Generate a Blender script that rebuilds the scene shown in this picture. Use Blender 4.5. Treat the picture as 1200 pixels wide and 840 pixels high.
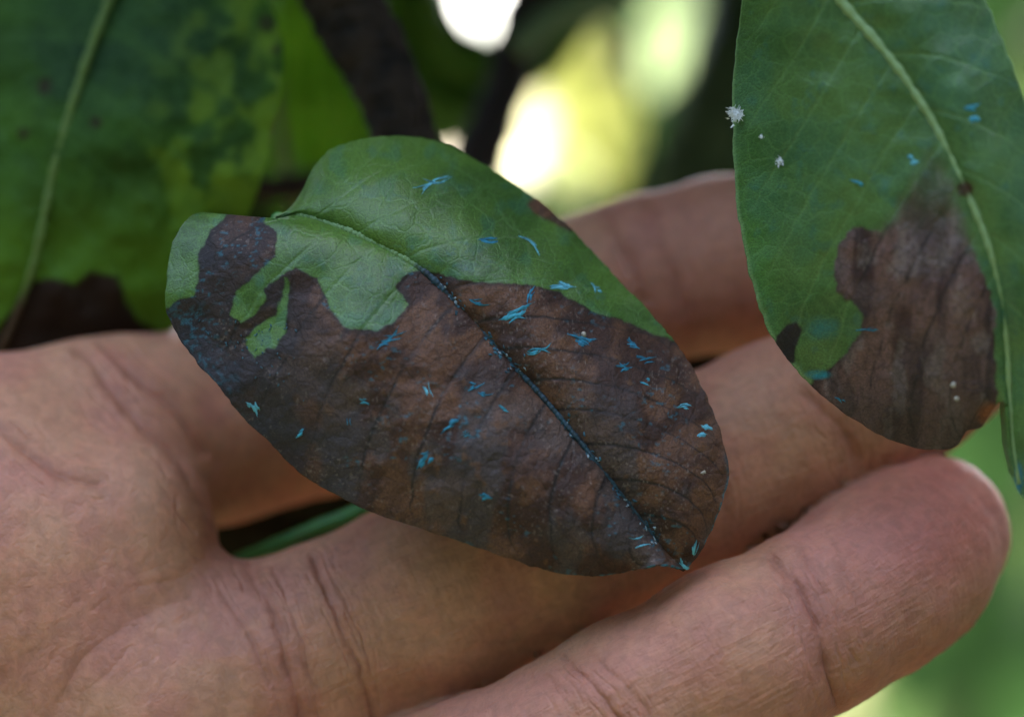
import bpy, math, random
import numpy as np
from mathutils import Vector, Matrix
random.seed(4)
for o in list(bpy.data.objects): bpy.data.objects.remove(o)
S = bpy.context.scene
COL = S.collection

# ---------------------------------------------------------------- camera
K = 0.0875/300                      # half-frame tangent per photo pixel
PITCH = math.radians(-1.0)
CAMPOS = np.array([0.0, 0.0, 1.35])
cam = bpy.data.cameras.new('camera'); camo = bpy.data.objects.new('camera', cam); COL.objects.link(camo)
camo.location = CAMPOS; camo.rotation_euler = (math.pi/2+PITCH, 0, 0)
cam.sensor_width = 36; cam.lens = 36/(1200*K)
cam.clip_start = 0.01; cam.clip_end = 3000
cam.dof.use_dof = True; cam.dof.focus_distance = 0.2965; cam.dof.aperture_fstop = 8.5
cam.dof.aperture_blades = 7
S.camera = camo
# ---------------------------------------------------------------- light
SUN_EL, SUN_ROT = math.radians(56), math.radians(24)   # behind the tree, to the right
w = bpy.data.worlds.new('World'); S.world = w; w.use_nodes = True
nt = w.node_tree; bg = nt.nodes['Background']
sky = nt.nodes.new('ShaderNodeTexSky'); sky.sky_type = 'NISHITA'; sky.sun_disc = False
sky.sun_elevation = SUN_EL; sky.sun_rotation = SUN_ROT; sky.air_density = 1.0; sky.dust_density = 5.0; sky.ozone_density = 0.3
nt.links.new(sky.outputs[0], bg.inputs[0]); bg.inputs[1].default_value = 0.15
sl = bpy.data.lights.new('sun', 'SUN'); sl.energy = 2.2; sl.angle = math.radians(0.5); sl.color = (1, 0.93, 0.80)
so = bpy.data.objects.new('sun', sl); COL.objects.link(so)
sd = Vector((math.sin(SUN_ROT)*math.cos(SUN_EL), math.cos(SUN_ROT)*math.cos(SUN_EL), math.sin(SUN_EL)))
so.rotation_euler = sd.to_track_quat('Z', 'Y').to_euler(); so.location = (0, 0, 6)
S.view_settings.view_transform = 'Standard'; S.view_settings.look = 'None'
S.view_settings.exposure = 3.45; S.view_settings.gamma = 1.0
S.render.engine = 'CYCLES'

# ---------------------------------------------------------------- helpers
cp, sp_ = math.cos(PITCH), math.sin(PITCH)
def L2W(a):
    """camera-aligned metres (right, away, up) -> world metres"""
    a = np.asarray(a, float)
    x, y, z = a[..., 0], a[..., 1], a[..., 2]
    return np.stack([x, y*cp - z*sp_, y*sp_ + z*cp], -1) + CAMPOS
def LOC(px, py, d):
    """point seen at (px,py) at d mm away, in camera-aligned mm"""
    px, py, d = np.broadcast_arrays(np.asarray(px, float), np.asarray(py, float), np.asarray(d, float))
    return np.stack([(px-600)*K*d, d, -(py-420)*K*d], -1)
def P(px, py, d): return L2W(LOC(px, py, d)*0.001)

def _h(ix, iy, iz, seed):
    n = (ix*374761393 + iy*668265263 + iz*2147483647 + seed*1274126177) & 0xffffffff
    n = ((n ^ (n >> 13))*1274126177) & 0xffffffff
    return ((n ^ (n >> 16)) & 0xffff)/65535.0
def vnoise(x, y, z=0.0, seed=0):
    x, y, z = np.broadcast_arrays(np.asarray(x, float), np.asarray(y, float), np.asarray(z, float))
    fx, fy, fz = np.floor(x), np.floor(y), np.floor(z)
    ix, iy, iz = fx.astype(np.int64), fy.astype(np.int64), fz.astype(np.int64)
    tx, ty, tz = x-fx, y-fy, z-fz
    tx, ty, tz = tx*tx*(3-2*tx), ty*ty*(3-2*ty), tz*tz*(3-2*tz)
    r = 0
    for a in (0, 1):
        for b in (0, 1):
            for c in (0, 1):
                wgt = (tx if a else 1-tx)*(ty if b else 1-ty)*(tz if c else 1-tz)
                r = r + wgt*_h(ix+a, iy+b, iz+c, seed)
    return r
def fbm(x, y, z=0.0, seed=0, oct=4):
    r, a, s, t = 0, 1.0, 1.0, 0.0
    for i in range(oct):
        r = r + a*vnoise(x*s, y*s, z*s, seed+i*17); t += a; a *= .5; s *= 2.03
    return r/t
def sstep(a, b, x):
    t = np.clip((x-a)/(b-a), 0, 1); return t*t*(3-2*t)
def mix(a, b, f):
    f = np.asarray(f)[..., None]; return np.asarray(a)*(1-f) + np.asarray(b)*f
def spline(pts, n):
    """Catmull-Rom through pts, n samples even in arc length"""
    p = np.asarray(pts, float)
    p = np.vstack([2*p[0]-p[1], p, 2*p[-1]-p[-2]])
    out = []
    for i in range(1, len(p)-2):
        t = np.linspace(0, 1, 24, endpoint=False)[:, None]
        a, b, c, d = p[i-1], p[i], p[i+1], p[i+2]
        out.append(.5*((2*b)+(-a+c)*t+(2*a-5*b+4*c-d)*t*t+(-a+3*b-3*c+d)*t**3))
    out = np.vstack(out+[p[-2][None]])
    s = np.r_[0, np.cumsum(np.linalg.norm(np.diff(out[:, :2], axis=0), axis=1))]
    q = np.linspace(0, s[-1], n)
    return np.stack([np.interp(q, s, out[:, k]) for k in range(out.shape[1])], 1)
def dist_poly(x, y, poly, closed=True):
    p = np.asarray(poly, float); q = np.roll(p, -1, 0)
    if not closed: p, q = p[:-1], q[:-1]
    best = np.full(x.shape, 1e9); ins = np.zeros(x.shape, bool)
    for (ax, ay), (bx, by) in zip(p, q):
        dx, dy = bx-ax, by-ay
        t = np.clip(((x-ax)*dx+(y-ay)*dy)/(dx*dx+dy*dy+1e-9), 0, 1)
        best = np.minimum(best, np.hypot(x-ax-t*dx, y-ay-t*dy))
        if closed:
            c = ((ay > y) != (by > y))
            ins ^= c & (x < (bx-ax)*(y-ay)/((by-ay) if by != ay else 1e-9)+ax)
    return np.where(ins, -best, best) if closed else best

def link(o, parent=None):
    COL.objects.link(o)
    if parent is not None:
        o.parent = parent; o.matrix_parent_inverse = Matrix.Translation(-Vector(parent.location))
    return o
def mesh_obj(name, verts, faces, mat, parent=None, origin=None, smooth=True, cols=None, uv=None, extra=None):
    """verts are world metres (numpy); faces int array (quads or tris) or list"""
    verts = np.asarray(verts, float)
    if origin is None: origin = verts.mean(0)
    me = bpy.data.meshes.new(name)
    v = (verts-np.asarray(origin)).astype(np.float32)
    if isinstance(faces, np.ndarray):
        k = faces.shape[1]; nf = len(faces)
        me.vertices.add(len(v)); me.vertices.foreach_set('co', v.ravel())
        me.loops.add(nf*k); me.loops.foreach_set('vertex_index', faces.astype(np.int32).ravel())
        me.polygons.add(nf); me.polygons.foreach_set('loop_start', np.arange(0, nf*k, k, dtype=np.int32))
        me.update(calc_edges=True)
    else:
        me.from_pydata([tuple(a) for a in v], [], faces)
    if smooth: me.polygons.foreach_set('use_smooth', np.ones(len(me.polygons), bool))
    if cols is not None:
        a = me.color_attributes.new('Col', 'FLOAT_COLOR', 'POINT')
        c = np.ones((len(v), 4), np.float32); c[:, :cols.shape[1]] = cols; a.data.foreach_set('color', c.ravel())
    if uv is not None:
        a = me.attributes.new('lc', 'FLOAT_VECTOR', 'POINT')
        c = np.zeros((len(v), 3), np.float32); c[:, :uv.shape[1]] = uv; a.data.foreach_set('vector', c.ravel())
    if extra:
        for nme, val in extra.items():
            a = me.attributes.new(nme, 'FLOAT', 'POINT'); a.data.foreach_set('value', val.astype(np.float32))
    me.materials.append(mat); me.validate()
    o = bpy.data.objects.new(name, me); o.location = origin
    return link(o, parent)
def tag(o, label=None, cat=None, group=None, kind=None):
    for k, v in (('label', label), ('category', cat), ('group', group), ('kind', kind)):
        if v: o[k] = v
    return o
def empty(name, loc):
    o = bpy.data.objects.new(name, None); o.empty_display_size = .01; o.location = loc; COL.objects.link(o); return o
def grid_faces(nu, nv):
    i = np.arange(nu-1)[:, None]*nv + np.arange(nv-1)[None]
    i = i.ravel(); return np.stack([i, i+1, i+nv+1, i+nv], 1)
def tube(path, radii, seg=12, squash=1.0, bump=None):
    """path: Nx3 world metres"""
    p = np.asarray(path, float); n = len(p); r = np.broadcast_to(radii, (n,))
    t = np.gradient(p, axis=0); t /= np.linalg.norm(t, axis=1)[:, None]
    up = np.array([0, 1.0, 0.01]); V = []
    for i in range(n):
        a = np.cross(t[i], up); a /= np.linalg.norm(a); b = np.cross(a, t[i])
        th = np.linspace(0, 2*math.pi, seg, endpoint=False)
        rr = r[i]*(1 if bump is None else bump(i, th))
        V.append(p[i] + (np.cos(th)*rr)[:, None]*a + (np.sin(th)*rr*squash)[:, None]*b)
    V = np.vstack(V); F = []
    for i in range(n-1):
        for j in range(seg):
            k = (j+1) % seg; F.append((i*seg+j, i*seg+k, (i+1)*seg+k, (i+1)*seg+j))
    F.append(tuple(range(seg))[::-1]); F.append(tuple((n-1)*seg+j for j in range(seg)))
    return V, F

# ---------------------------------------------------------------- materials
def newmat(name):
    m = bpy.data.materials.new(name); m.use_nodes = True
    return m, m.node_tree, m.node_tree.nodes['Principled BSDF'], m.node_tree.nodes['Material Output']
def N(nt, t, **kw):
    n = nt.nodes.new(t)
    for k, v in kw.items():
        if k in n.inputs: n.inputs[k].default_value = v
        else: setattr(n, k, v)
    return n
def math_(nt, op, a, b=None, c=None):
    n = nt.nodes.new('ShaderNodeMath'); n.operation = op
    for i, q in enumerate((a, b, c)):
        if q is None: continue
        if hasattr(q, 'links'): nt.links.new(q, n.inputs[i])
        else: n.inputs[i].default_value = q
    return n.outputs[0]

def leaf_material(name, rough=.35, translucent=.15, bump=.30, vein_amp=.35, spec=.5):
    """leaf blade: colour from the pigment attribute, fine vein net and grain from 'lc' (mm coordinates)"""
    m, nt, b, out = newmat(name); L = nt.links
    ac = N(nt, 'ShaderNodeAttribute', attribute_name='Col')
    al = N(nt, 'ShaderNodeAttribute', attribute_name='lc')
    bl = N(nt, 'ShaderNodeAttribute', attribute_name='blight')
    nz = N(nt, 'ShaderNodeTexNoise', Scale=.8, Detail=3.0); L.new(al.outputs['Vector'], nz.inputs['Vector'])
    off = nt.nodes.new('ShaderNodeVectorMath'); off.operation = 'MULTIPLY_ADD'
    L.new(nz.outputs['Color'], off.inputs[0]); off.inputs[1].default_value = (1.1, 1.1, 1.1); L.new(al.outputs['Vector'], off.inputs[2])
    v1 = N(nt, 'ShaderNodeTexVoronoi', feature='DISTANCE_TO_EDGE', Scale=.42); L.new(off.outputs[0], v1.inputs['Vector'])
    v2 = N(nt, 'ShaderNodeTexVoronoi', feature='DISTANCE_TO_EDGE', Scale=1.25); L.new(off.outputs[0], v2.inputs['Vector'])
    def line(v, wdt):
        r = N(nt, 'ShaderNodeMapRange'); r.inputs['From Max'].default_value = wdt
        r.inputs['To Min'].default_value = 1; r.inputs['To Max'].default_value = 0
        L.new(v.outputs['Distance'], r.inputs['Value']); return r.outputs[0]
    l1, l2 = line(v1, .07), line(v2, .10)
    net = math_(nt, 'MAXIMUM', l1, math_(nt, 'MULTIPLY', l2, .55))
    gn = N(nt, 'ShaderNodeTexNoise', Scale=5.0, Detail=5.0, Roughness=.65); L.new(al.outputs['Vector'], gn.inputs['Vector'])
    # colour: healthy net paler, dead net darker, grain
    f = math_(nt, 'MULTIPLY', net, vein_amp)
    hv = N(nt, 'ShaderNodeMix', data_type='RGBA', blend_type='MIX'); L.new(f, hv.inputs['Factor'])
    dkc = N(nt, 'ShaderNodeMix', data_type='RGBA'); L.new(bl.outputs['Fac'], dkc.inputs['Factor'])
    dkc.inputs['A'].default_value = (.14, .29, .07, 1); dkc.inputs['B'].default_value = (.014, .011, .010, 1)
    L.new(ac.outputs['Color'], hv.inputs['A']); L.new(dkc.outputs['Result'], hv.inputs['B'])
    gr = N(nt, 'ShaderNodeMapRange'); gr.inputs['From Min'].default_value = .25; gr.inputs['From Max'].default_value = .75
    gr.inputs['To Min'].default_value = .50; gr.inputs['To Max'].default_value = 1.5; L.new(gn.outputs['Fac'], gr.inputs['Value'])
    mu = nt.nodes.new('ShaderNodeVectorMath'); mu.operation = 'SCALE'; L.new(hv.outputs['Result'], mu.inputs[0]); L.new(gr.outputs[0], mu.inputs['Scale'])
    L.new(mu.outputs[0], b.inputs['Base Color'])
    hgt = math_(nt, 'ADD', math_(nt, 'MULTIPLY', net, -.7), math_(nt, 'MULTIPLY', gn.outputs['Fac'], .8))
    bp = N(nt, 'ShaderNodeBump', Strength=bump, Distance=.00018); L.new(hgt, bp.inputs['Height']); L.new(bp.outputs[0], b.inputs['Normal'])
    rr = math_(nt, 'MULTIPLY_ADD', gn.outputs['Fac'], .22, rough-.1)
    rr = math_(nt, 'ADD', rr, math_(nt, 'MULTIPLY', bl.outputs['Fac'], .16)); L.new(rr, b.inputs['Roughness'])
    b.inputs['Specular IOR Level'].default_value = .5
    L.new(math_(nt, 'MULTIPLY_ADD', bl.outputs['Fac'], -.28*spec/.5, spec), b.inputs['Specular IOR Level'])
    tr = N(nt, 'ShaderNodeBsdfTranslucent'); L.new(mu.outputs[0], tr.inputs['Color'])
    ms = N(nt, 'ShaderNodeMixShader'); ms.inputs[0].default_value = translucent
    tf = math_(nt, 'MULTIPLY', math_(nt, 'SUBTRACT', 1.0, bl.outputs['Fac']), translucent); L.new(tf, ms.inputs[0])
    L.new(b.outputs[0], ms.inputs[1]); L.new(tr.outputs[0], ms.inputs[2]); L.new(ms.outputs[0], out.inputs['Surface'])
    return m
M_leaf = leaf_material('leaf_blade', vein_amp=.30)
M_leaf_thin = leaf_material('leaf_blade_thin', rough=.5, translucent=.6, bump=.2, vein_amp=.1)
M_leaf_dull = leaf_material('leaf_blade_soft', spec=.22, rough=.62, translucent=.2, bump=.3, vein_amp=.18)

def attr_material(name, rough=.6, bump=.4, scale=3000., dist=.0001):
    m, nt, b, out = newmat(name)
    ac = N(nt, 'ShaderNodeAttribute', attribute_name='Col'); nt.links.new(ac.outputs['Color'], b.inputs['Base Color'])
    tc = N(nt, 'ShaderNodeTexCoord'); n = N(nt, 'ShaderNodeTexNoise', Scale=scale, Detail=4.0)
    nt.links.new(tc.outputs['Object'], n.inputs['Vector'])
    bp = N(nt, 'ShaderNodeBump', Strength=bump, Distance=dist); nt.links.new(n.outputs['Fac'], bp.inputs['Height'])
    nt.links.new(bp.outputs[0], b.inputs['Normal']); b.inputs['Roughness'].default_value = rough
    return m
M_rib = attr_material('leaf_rib')

def plain(name, col, rough=.6, var=.3, scale=40., translucent=0., bump=0., dist=.001):
    m, nt, b, out = newmat(name); tc = N(nt, 'ShaderNodeTexCoord')
    n = N(nt, 'ShaderNodeTexNoise', Scale=scale, Detail=5.0); nt.links.new(tc.outputs['Object'], n.inputs['Vector'])
    r = N(nt, 'ShaderNodeMapRange'); r.inputs['From Min'].default_value = .3; r.inputs['From Max'].default_value = .7
    r.inputs['To Min'].default_value = 1-var; r.inputs['To Max'].default_value = 1+var; nt.links.new(n.outputs['Fac'], r.inputs['Value'])
    mu = nt.nodes.new('ShaderNodeVectorMath'); mu.operation = 'SCALE'; mu.inputs[0].default_value = col
    nt.links.new(r.outputs[0], mu.inputs['Scale']); nt.links.new(mu.outputs[0], b.inputs['Base Color'])
    b.inputs['Roughness'].default_value = rough
    if bump:
        bp = N(nt, 'ShaderNodeBump', Strength=bump, Distance=dist); nt.links.new(n.outputs['Fac'], bp.inputs['Height']); nt.links.new(bp.outputs[0], b.inputs['Normal'])
    if translucent:
        tr = N(nt, 'ShaderNodeBsdfTranslucent'); nt.links.new(mu.outputs[0], tr.inputs['Color'])
        ms = N(nt, 'ShaderNodeMixShader'); ms.inputs[0].default_value = translucent
        nt.links.new(b.outputs[0], ms.inputs[1]); nt.links.new(tr.outputs[0], ms.inputs[2]); nt.links.new(ms.outputs[0], out.inputs['Surface'])
    return m
M_residue = plain('copper_spray_residue', (.04, .27, .33), rough=.75, var=.5, scale=900, bump=.5, dist=.0003)
M_RES = [M_residue, plain('pale_copper_residue', (.12, .40, .46), rough=.8, var=.5, scale=1500, bump=.5, dist=.0002), plain('deep_blue_residue', (.02, .17, .24), rough=.8, var=.6, scale=1500)]
M_bark = plain('dark_bark', (.024, .0145, .008), rough=1.0, var=.85, scale=330, bump=1., dist=.002)
M_twig = plain('twig_bark', (.018, .012, .011), rough=.75, var=.3, scale=200, bump=.5)
M_fluff = plain('white_wax_fluff', (.75, .78, .78), rough=.9, var=.1, scale=2000)
M_stalk = plain('green_stalk', (.06, .22, .04), rough=.45, var=.2, scale=300, translucent=.2)

# ---------------------------------------------------------------- leaves
class Leaf:
    """blade between a midrib and two margins; each list holds (px, py, mm away)"""
    def __init__(s, mid, left, right, nt=400, ns=130, bulge=3.0, fold=0.0, wav=.5, seed=1):
        s.nt, s.ns, s.seed = nt, ns, seed
        s.mid, s.left, s.right = spline(mid, nt), spline(left, nt), spline(right, nt)
        sv = np.linspace(-1, 1, 2*ns+1); s.t = np.linspace(0, 1, nt)
        T, SS = np.meshgrid(s.t, sv, indexing='ij'); A = np.abs(SS)
        edge = np.where(SS[..., None] < 0, s.left[:, None], s.right[:, None])
        Q = s.mid[:, None]*(1-A[..., None]) + edge*A[..., None]
        Q = Q.copy()
        Q[..., 2] -= bulge*np.sin(np.pi*np.clip(A, 0, 1)**.8)*np.sin(np.pi*np.clip(T*1.0+.03, 0, 1))**.5
        s.T, s.S, s.X, s.Y, s.D = T, SS, Q[..., 0], Q[..., 1], Q[..., 2]
        s.len = np.linalg.norm(np.diff(s.mid[:, :2], axis=0), axis=1).sum()
        s.D = s.D + wav*2*(fbm(s.X/70, s.Y/70, seed=seed, oct=3)-.5)
        # edge wobble so that the margin is not ruled
        wob = (fbm(s.T*60, np.sign(SS)*7.3, seed=seed+5, oct=3)-.5)*5*A**6
        ux, uy = edge[..., 0]-s.mid[:, None, 0], edge[..., 1]-s.mid[:, None, 1]
        l = np.hypot(ux, uy)+1e-6; s.X = s.X+wob*ux/l*sstep(0, .1, T); s.Y = s.Y+wob*uy/l*sstep(0, .1, T)
        s.vein = np.zeros_like(T)
    def veins(s, left, right, wl=1.6):
        """secondary veins: (t at midrib, t at margin)"""
        jit = (fbm(s.X/28, s.Y/28, seed=s.seed+9, oct=3)-.5)*.018
        for side, lst in ((-1, left), (1, right)):
            m = (s.S*side > 0); A = np.abs(s.S)
            for t0, t1 in lst:
                tv = t0 + (t1-t0)*(A**1.15) + jit*A
                d = np.abs(s.T-tv)*s.len*.62
                wdt = wl*(1-.65*A)
                v = np.exp(-(d/wdt)**2)*m*sstep(1.0, .86, A)
                s.vein = np.maximum(s.vein, v)
        return s
    def world(s, D=None):
        return P(s.X, s.Y, s.D if D is None else D)
    def build(s, name, cols, blight, mat, parent, dv=.065, thick=.00028, origin=None):
        D = s.D + dv*s.vein*np.where(blight > .5, .6, 1.0)
        V = P(s.X, s.Y, D).reshape(-1, 3)
        uv = np.stack([s.X*.0875, s.Y*.0875, s.T*0+s.seed], -1).reshape(-1, 3)
        F = grid_faces(s.nt, 2*s.ns+1)[:, ::-1]
        o = mesh_obj(name, V, F, mat, parent, origin=origin, cols=cols.reshape(-1, 3), uv=uv, extra={'blight': blight.ravel()})
        md = o.modifiers.new('thickness', 'SOLIDIFY'); md.thickness = thick; md.offset = -1.0
        return o
    def midrib(s, parent, r0, r1, colf, sink=.25, t0=0.0, t1=1.0, n=160):
        q = s.mid[(s.t >= t0) & (s.t <= t1)]; q = q[np.linspace(0, len(q)-1, n).astype(int)]
        r = np.linspace(r0, r1, n)
        path = P(q[:, 0], q[:, 1], q[:, 2]+sink)
        V, F = tube(path, r*.001, 10, bump=lambda i, th: 1+.12*math.sin(i*1.7)+.1*math.sin(i*.63))
        c = np.repeat(colf(q[:, 0], q[:, 1], np.linspace(t0, t1, n)), 10, axis=0)
        return mesh_obj('midrib', V, F, M_rib, parent, cols=c)

def masks(x, y, polys, soft=1.2, wob=5, wl=9, seed=3):
    wx = (fbm(x/wl, y/wl, seed=seed, oct=4)-.5)*wob; wy = (fbm(x/wl, y/wl, 5.5, seed=seed, oct=4)-.5)*wob
    d = np.full(x.shape, 1e9)
    for p in polys: d = np.minimum(d, dist_poly(x+wx, y+wy, p))
    return sstep(soft, -soft, d), d

def residue_flecks(lf, parent, spots, lift=.06, seed=1, join=None):
    """small crusts of dried blue spray lying on the blade: (px, py, length px, width px, angle)"""
    rng = random.Random(seed)
    fx, fy, fd = lf.X.ravel(), lf.Y.ravel(), lf.D.ravel(); AV, AF = [], []
    for (cx0, cy0, ln0, wd0, an0) in spots:
        if not join: ln0 *= 1.2; wd0 *= 1.3
        near = np.where((fx-cx0)**2+(fy-cy0)**2 < (ln0+10)**2)[0]
        if not len(near): continue
        nx_, ny_, nd_ = fx[near], fy[near], fd[near]
        def depth(x, y): return nd_[np.argmin((nx_-x)**2+(ny_-y)**2)]
        if not join: AV, AF = [], []
        an0 += 0 if join else rng.uniform(-15, 15)
        for q in range(1 if join else rng.choice((2, 3, 4))):
            n = 7 if join else 16
            ln, wd = (ln0, wd0) if join else (ln0*rng.uniform(.35, 1.25), wd0*rng.uniform(.22, .62))
            an = an0+(0 if join else rng.gauss(0, 14)); ca, sa = math.cos(math.radians(an)), math.sin(math.radians(an))
            off = 0 if join else rng.uniform(-.28, .28)*ln0; cx = cx0+off*ca-(0 if join else rng.gauss(0, .3)*wd0)*sa; cy = cy0+off*sa+(0 if join else rng.gauss(0, .35)*wd0)*ca
            bend = rng.uniform(-.4, .4); pts = []
            for k in range(n):
                a = 2*math.pi*k/n; rr = rng.uniform(.6, 1.15)
                u = math.cos(a)*ln/2*rr; v = math.sin(a)*wd/2*rr*(1-.5*abs(math.cos(a))**4)+bend*(u*u)/(ln/2+.1)
                pts.append((cx+u*ca-v*sa, cy+u*sa+v*ca))
            V = [P(cx, cy, depth(cx, cy)-lift*1.5)]
            V += [P(cx+(x-cx)*.6, cy+(y-cy)*.6, depth(cx+(x-cx)*.6, cy+(y-cy)*.6)-lift*(.8+.8*rng.random())) for x, y in pts]
            V += [P(x, y, depth(x, y)+.02) for x, y in pts]
            F = [(0, 1+(k+1) % n, 1+k) for k in range(n)] + [(1+k, 1+(k+1) % n, 1+n+(k+1) % n, 1+n+k) for k in range(n)]
            AF += [tuple(i_+len(AV) for i_ in f_) for f_ in F]; AV += V
        if not join: mesh_obj('spray_residue', np.array(AV), AF, rng.choice(M_RES), parent)
    if join: mesh_obj('spray_crust', np.array(AV), AF, join, parent)['kind'] = 'stuff'

# ======================================================= MAIN LEAF
BASE = (324, 257, 303)
mid = [BASE, (350, 252, 301), (385, 262, 299.3), (425, 278, 297.8), (490, 313, 296.5), (540, 360, 296), (590, 415, 295.5), (640, 470, 295), (690, 530, 294.5), (745, 600, 295), (780, 645, 295.5), (803, 668, 296)]
lefte = [BASE, (296, 262, 302), (266, 260, 300), (238, 249, 300), (214, 262, 299), (199, 300, 297.5), (194, 345, 297), (200, 378, 297), (222, 414, 296), (258, 456, 294), (292, 496, 294), (322, 524, 294), (352, 553, 293.5), (400, 583, 293), (450, 605, 292.5), (500, 622, 292.5), (560, 641, 292.5), (610, 659, 292.5), (650, 670, 293), (700, 675, 293.5), (740, 669, 294), (768, 661, 293), (788, 662, 294.5), (803, 668, 296)]
righte = [BASE, (340, 243, 303.2), (352, 226, 303.6), (366, 199, 304.4), (380, 181, 304.7), (400, 169, 305.1), (430, 162, 305.8), (480, 160, 307.5), (520, 168, 309), (560, 188, 308.5), (606, 217, 308), (650, 250, 307), (690, 289, 306), (728, 332, 305), (760, 364, 304), (790, 398, 302), (815, 438, 300), (838, 488, 298.5), (851, 530, 297), (853, 560, 296.5), (845, 592, 296), (832, 625, 296), (818, 650, 296), (803, 668, 296)]
ML = Leaf(mid, lefte, righte, nt=560, ns=170, bulge=3.6, wav=.7, seed=2)
ML.veins([(.04, .22), (.12, .34), (.20, .42), (.28, .50), (.37, .58), (.45, .65), (.53, .72), (.61, .79), (.69, .85), (.78, .91), (.86, .96)],
         [(.06, .26), (.15, .38), (.25, .50), (.34, .60), (.42, .68), (.485, .77), (.56, .83), (.63, .88), (.71, .92), (.79, .955), (.87, .98)])
x, y = ML.X, ML.Y
G1 = [(323, 272), (323, 301), (301, 322), (276, 344), (269, 369), (284, 379), (305, 361), (312, 351), (309, 340), (323, 329), (337, 319), (348, 313), (373, 326), (380, 344), (391, 369), (409, 386), (441, 386), (462, 376), (478, 358), (473, 347), (462, 336), (473, 322), (487, 317), (500, 317), (538, 327), (576, 332), (614, 332), (652, 340), (679, 355), (698, 367), (728, 374), (759, 389), (786, 399), (900, 420), (900, 50), (300, 50), (310, 262)]
G2 = [(289, 397), (301, 383), (323, 369), (330, 345), (334, 326), (338, 326), (337, 350), (336, 369), (334, 390), (323, 408), (312, 408), (298, 420), (291, 411)]
G3 = [(275, 240), (251, 266), (239, 283), (232, 301), (233, 326), (226, 347), (209, 352), (196, 362), (150, 360), (150, 220)]
g, gd = masks(x, y, [G1, G2, G3], soft=1.3, wob=7)
# dead patch at the upper margin
gb, _ = masks(x, y, [[(618, 240), (628, 252), (650, 262), (668, 272), (690, 262), (640, 220)]], soft=3)
g = g*(1-gb)
n1 = fbm(x/55, y/55, seed=11, oct=4); n2 = fbm(x/16, y/16, seed=12, oct=4); n3 = fbm(x/5, y/5, seed=13, oct=3)
n4 = fbm(x/40+9, y/70, seed=14, oct=3)
green = mix((.050, .112, .016), (.098, .190, .026), sstep(.3, .7, n1))
green = mix(green, (.105, .20, .03), sstep(330, 400, y)*.55*sstep(560, 300, x))        # yellower old tissue of the left lobes
green = mix(green, (.10, .21, .035), np.clip(sstep(7, 0, np.abs(gd+5)), 0, 1)*.35)
green = mix(green, (.035, .14, .09), sstep(.56, .74, fbm(x/22, y/22, seed=31))*.35)      # thin bluish spray film
brown = mix((.060, .026, .018), (.145, .062, .036), sstep(.36, .62, fbm(x/34+y/90, y/34, seed=15, oct=5)))
brown = mix(brown, (.078, .062, .062), sstep(.46, .62, n4)*.6*sstep(380, 520, y-(x-600)*.2))                           # silvery purple-grey sheen put into the brown
brown = mix(brown, (.17, .07, .028), sstep(.66, .78, n2)*.5)
brown = mix(brown, (.022, .022, .027), sstep(430, 250, x - (y-400)*.25 + 60*(n1-.5))*.80) # oldest, blackened tissue at the left
brown = mix(brown, (.03, .022, .02), sstep(9, 0, gd)*.75*(gd > -1))                     # dark advancing rim
brown = mix(brown, (.03, .022, .02), sstep(.60, .70, n3)*.25)
brown = mix(brown, (.02, .016, .015), ML.vein*.9*(.4+.6*sstep(.35, .6, n1)+.3*(ML.S > 0)).clip(0, 1))
green = mix(green, (.12, .22, .06), ML.vein*.35)
brown = brown*np.array([.90, .96, .84])
col = mix(brown, green, g)
# thin blue smudges soaked into the tissue
bs = sstep(.66, .76, fbm(x/7, y/4, seed=21, oct=3))*sstep(.5, .68, fbm(x/60, y/60, seed=22))
bs = np.maximum(bs, sstep(.58, .70, fbm(x/5, y/5, seed=23, oct=3))*sstep(320, 200, x)*sstep(340, 380, y)*.9)
col = mix(col, (.025, .15, .19), bs*.5*(1-g*.6))
# pale crusty specks
col = mix(col, (.20, .15, .12), sstep(.80, .86, vnoise(x/2.6, y/2.6, seed=41))*sstep(.45, .6, n1)*.5*(1-g))
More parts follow.
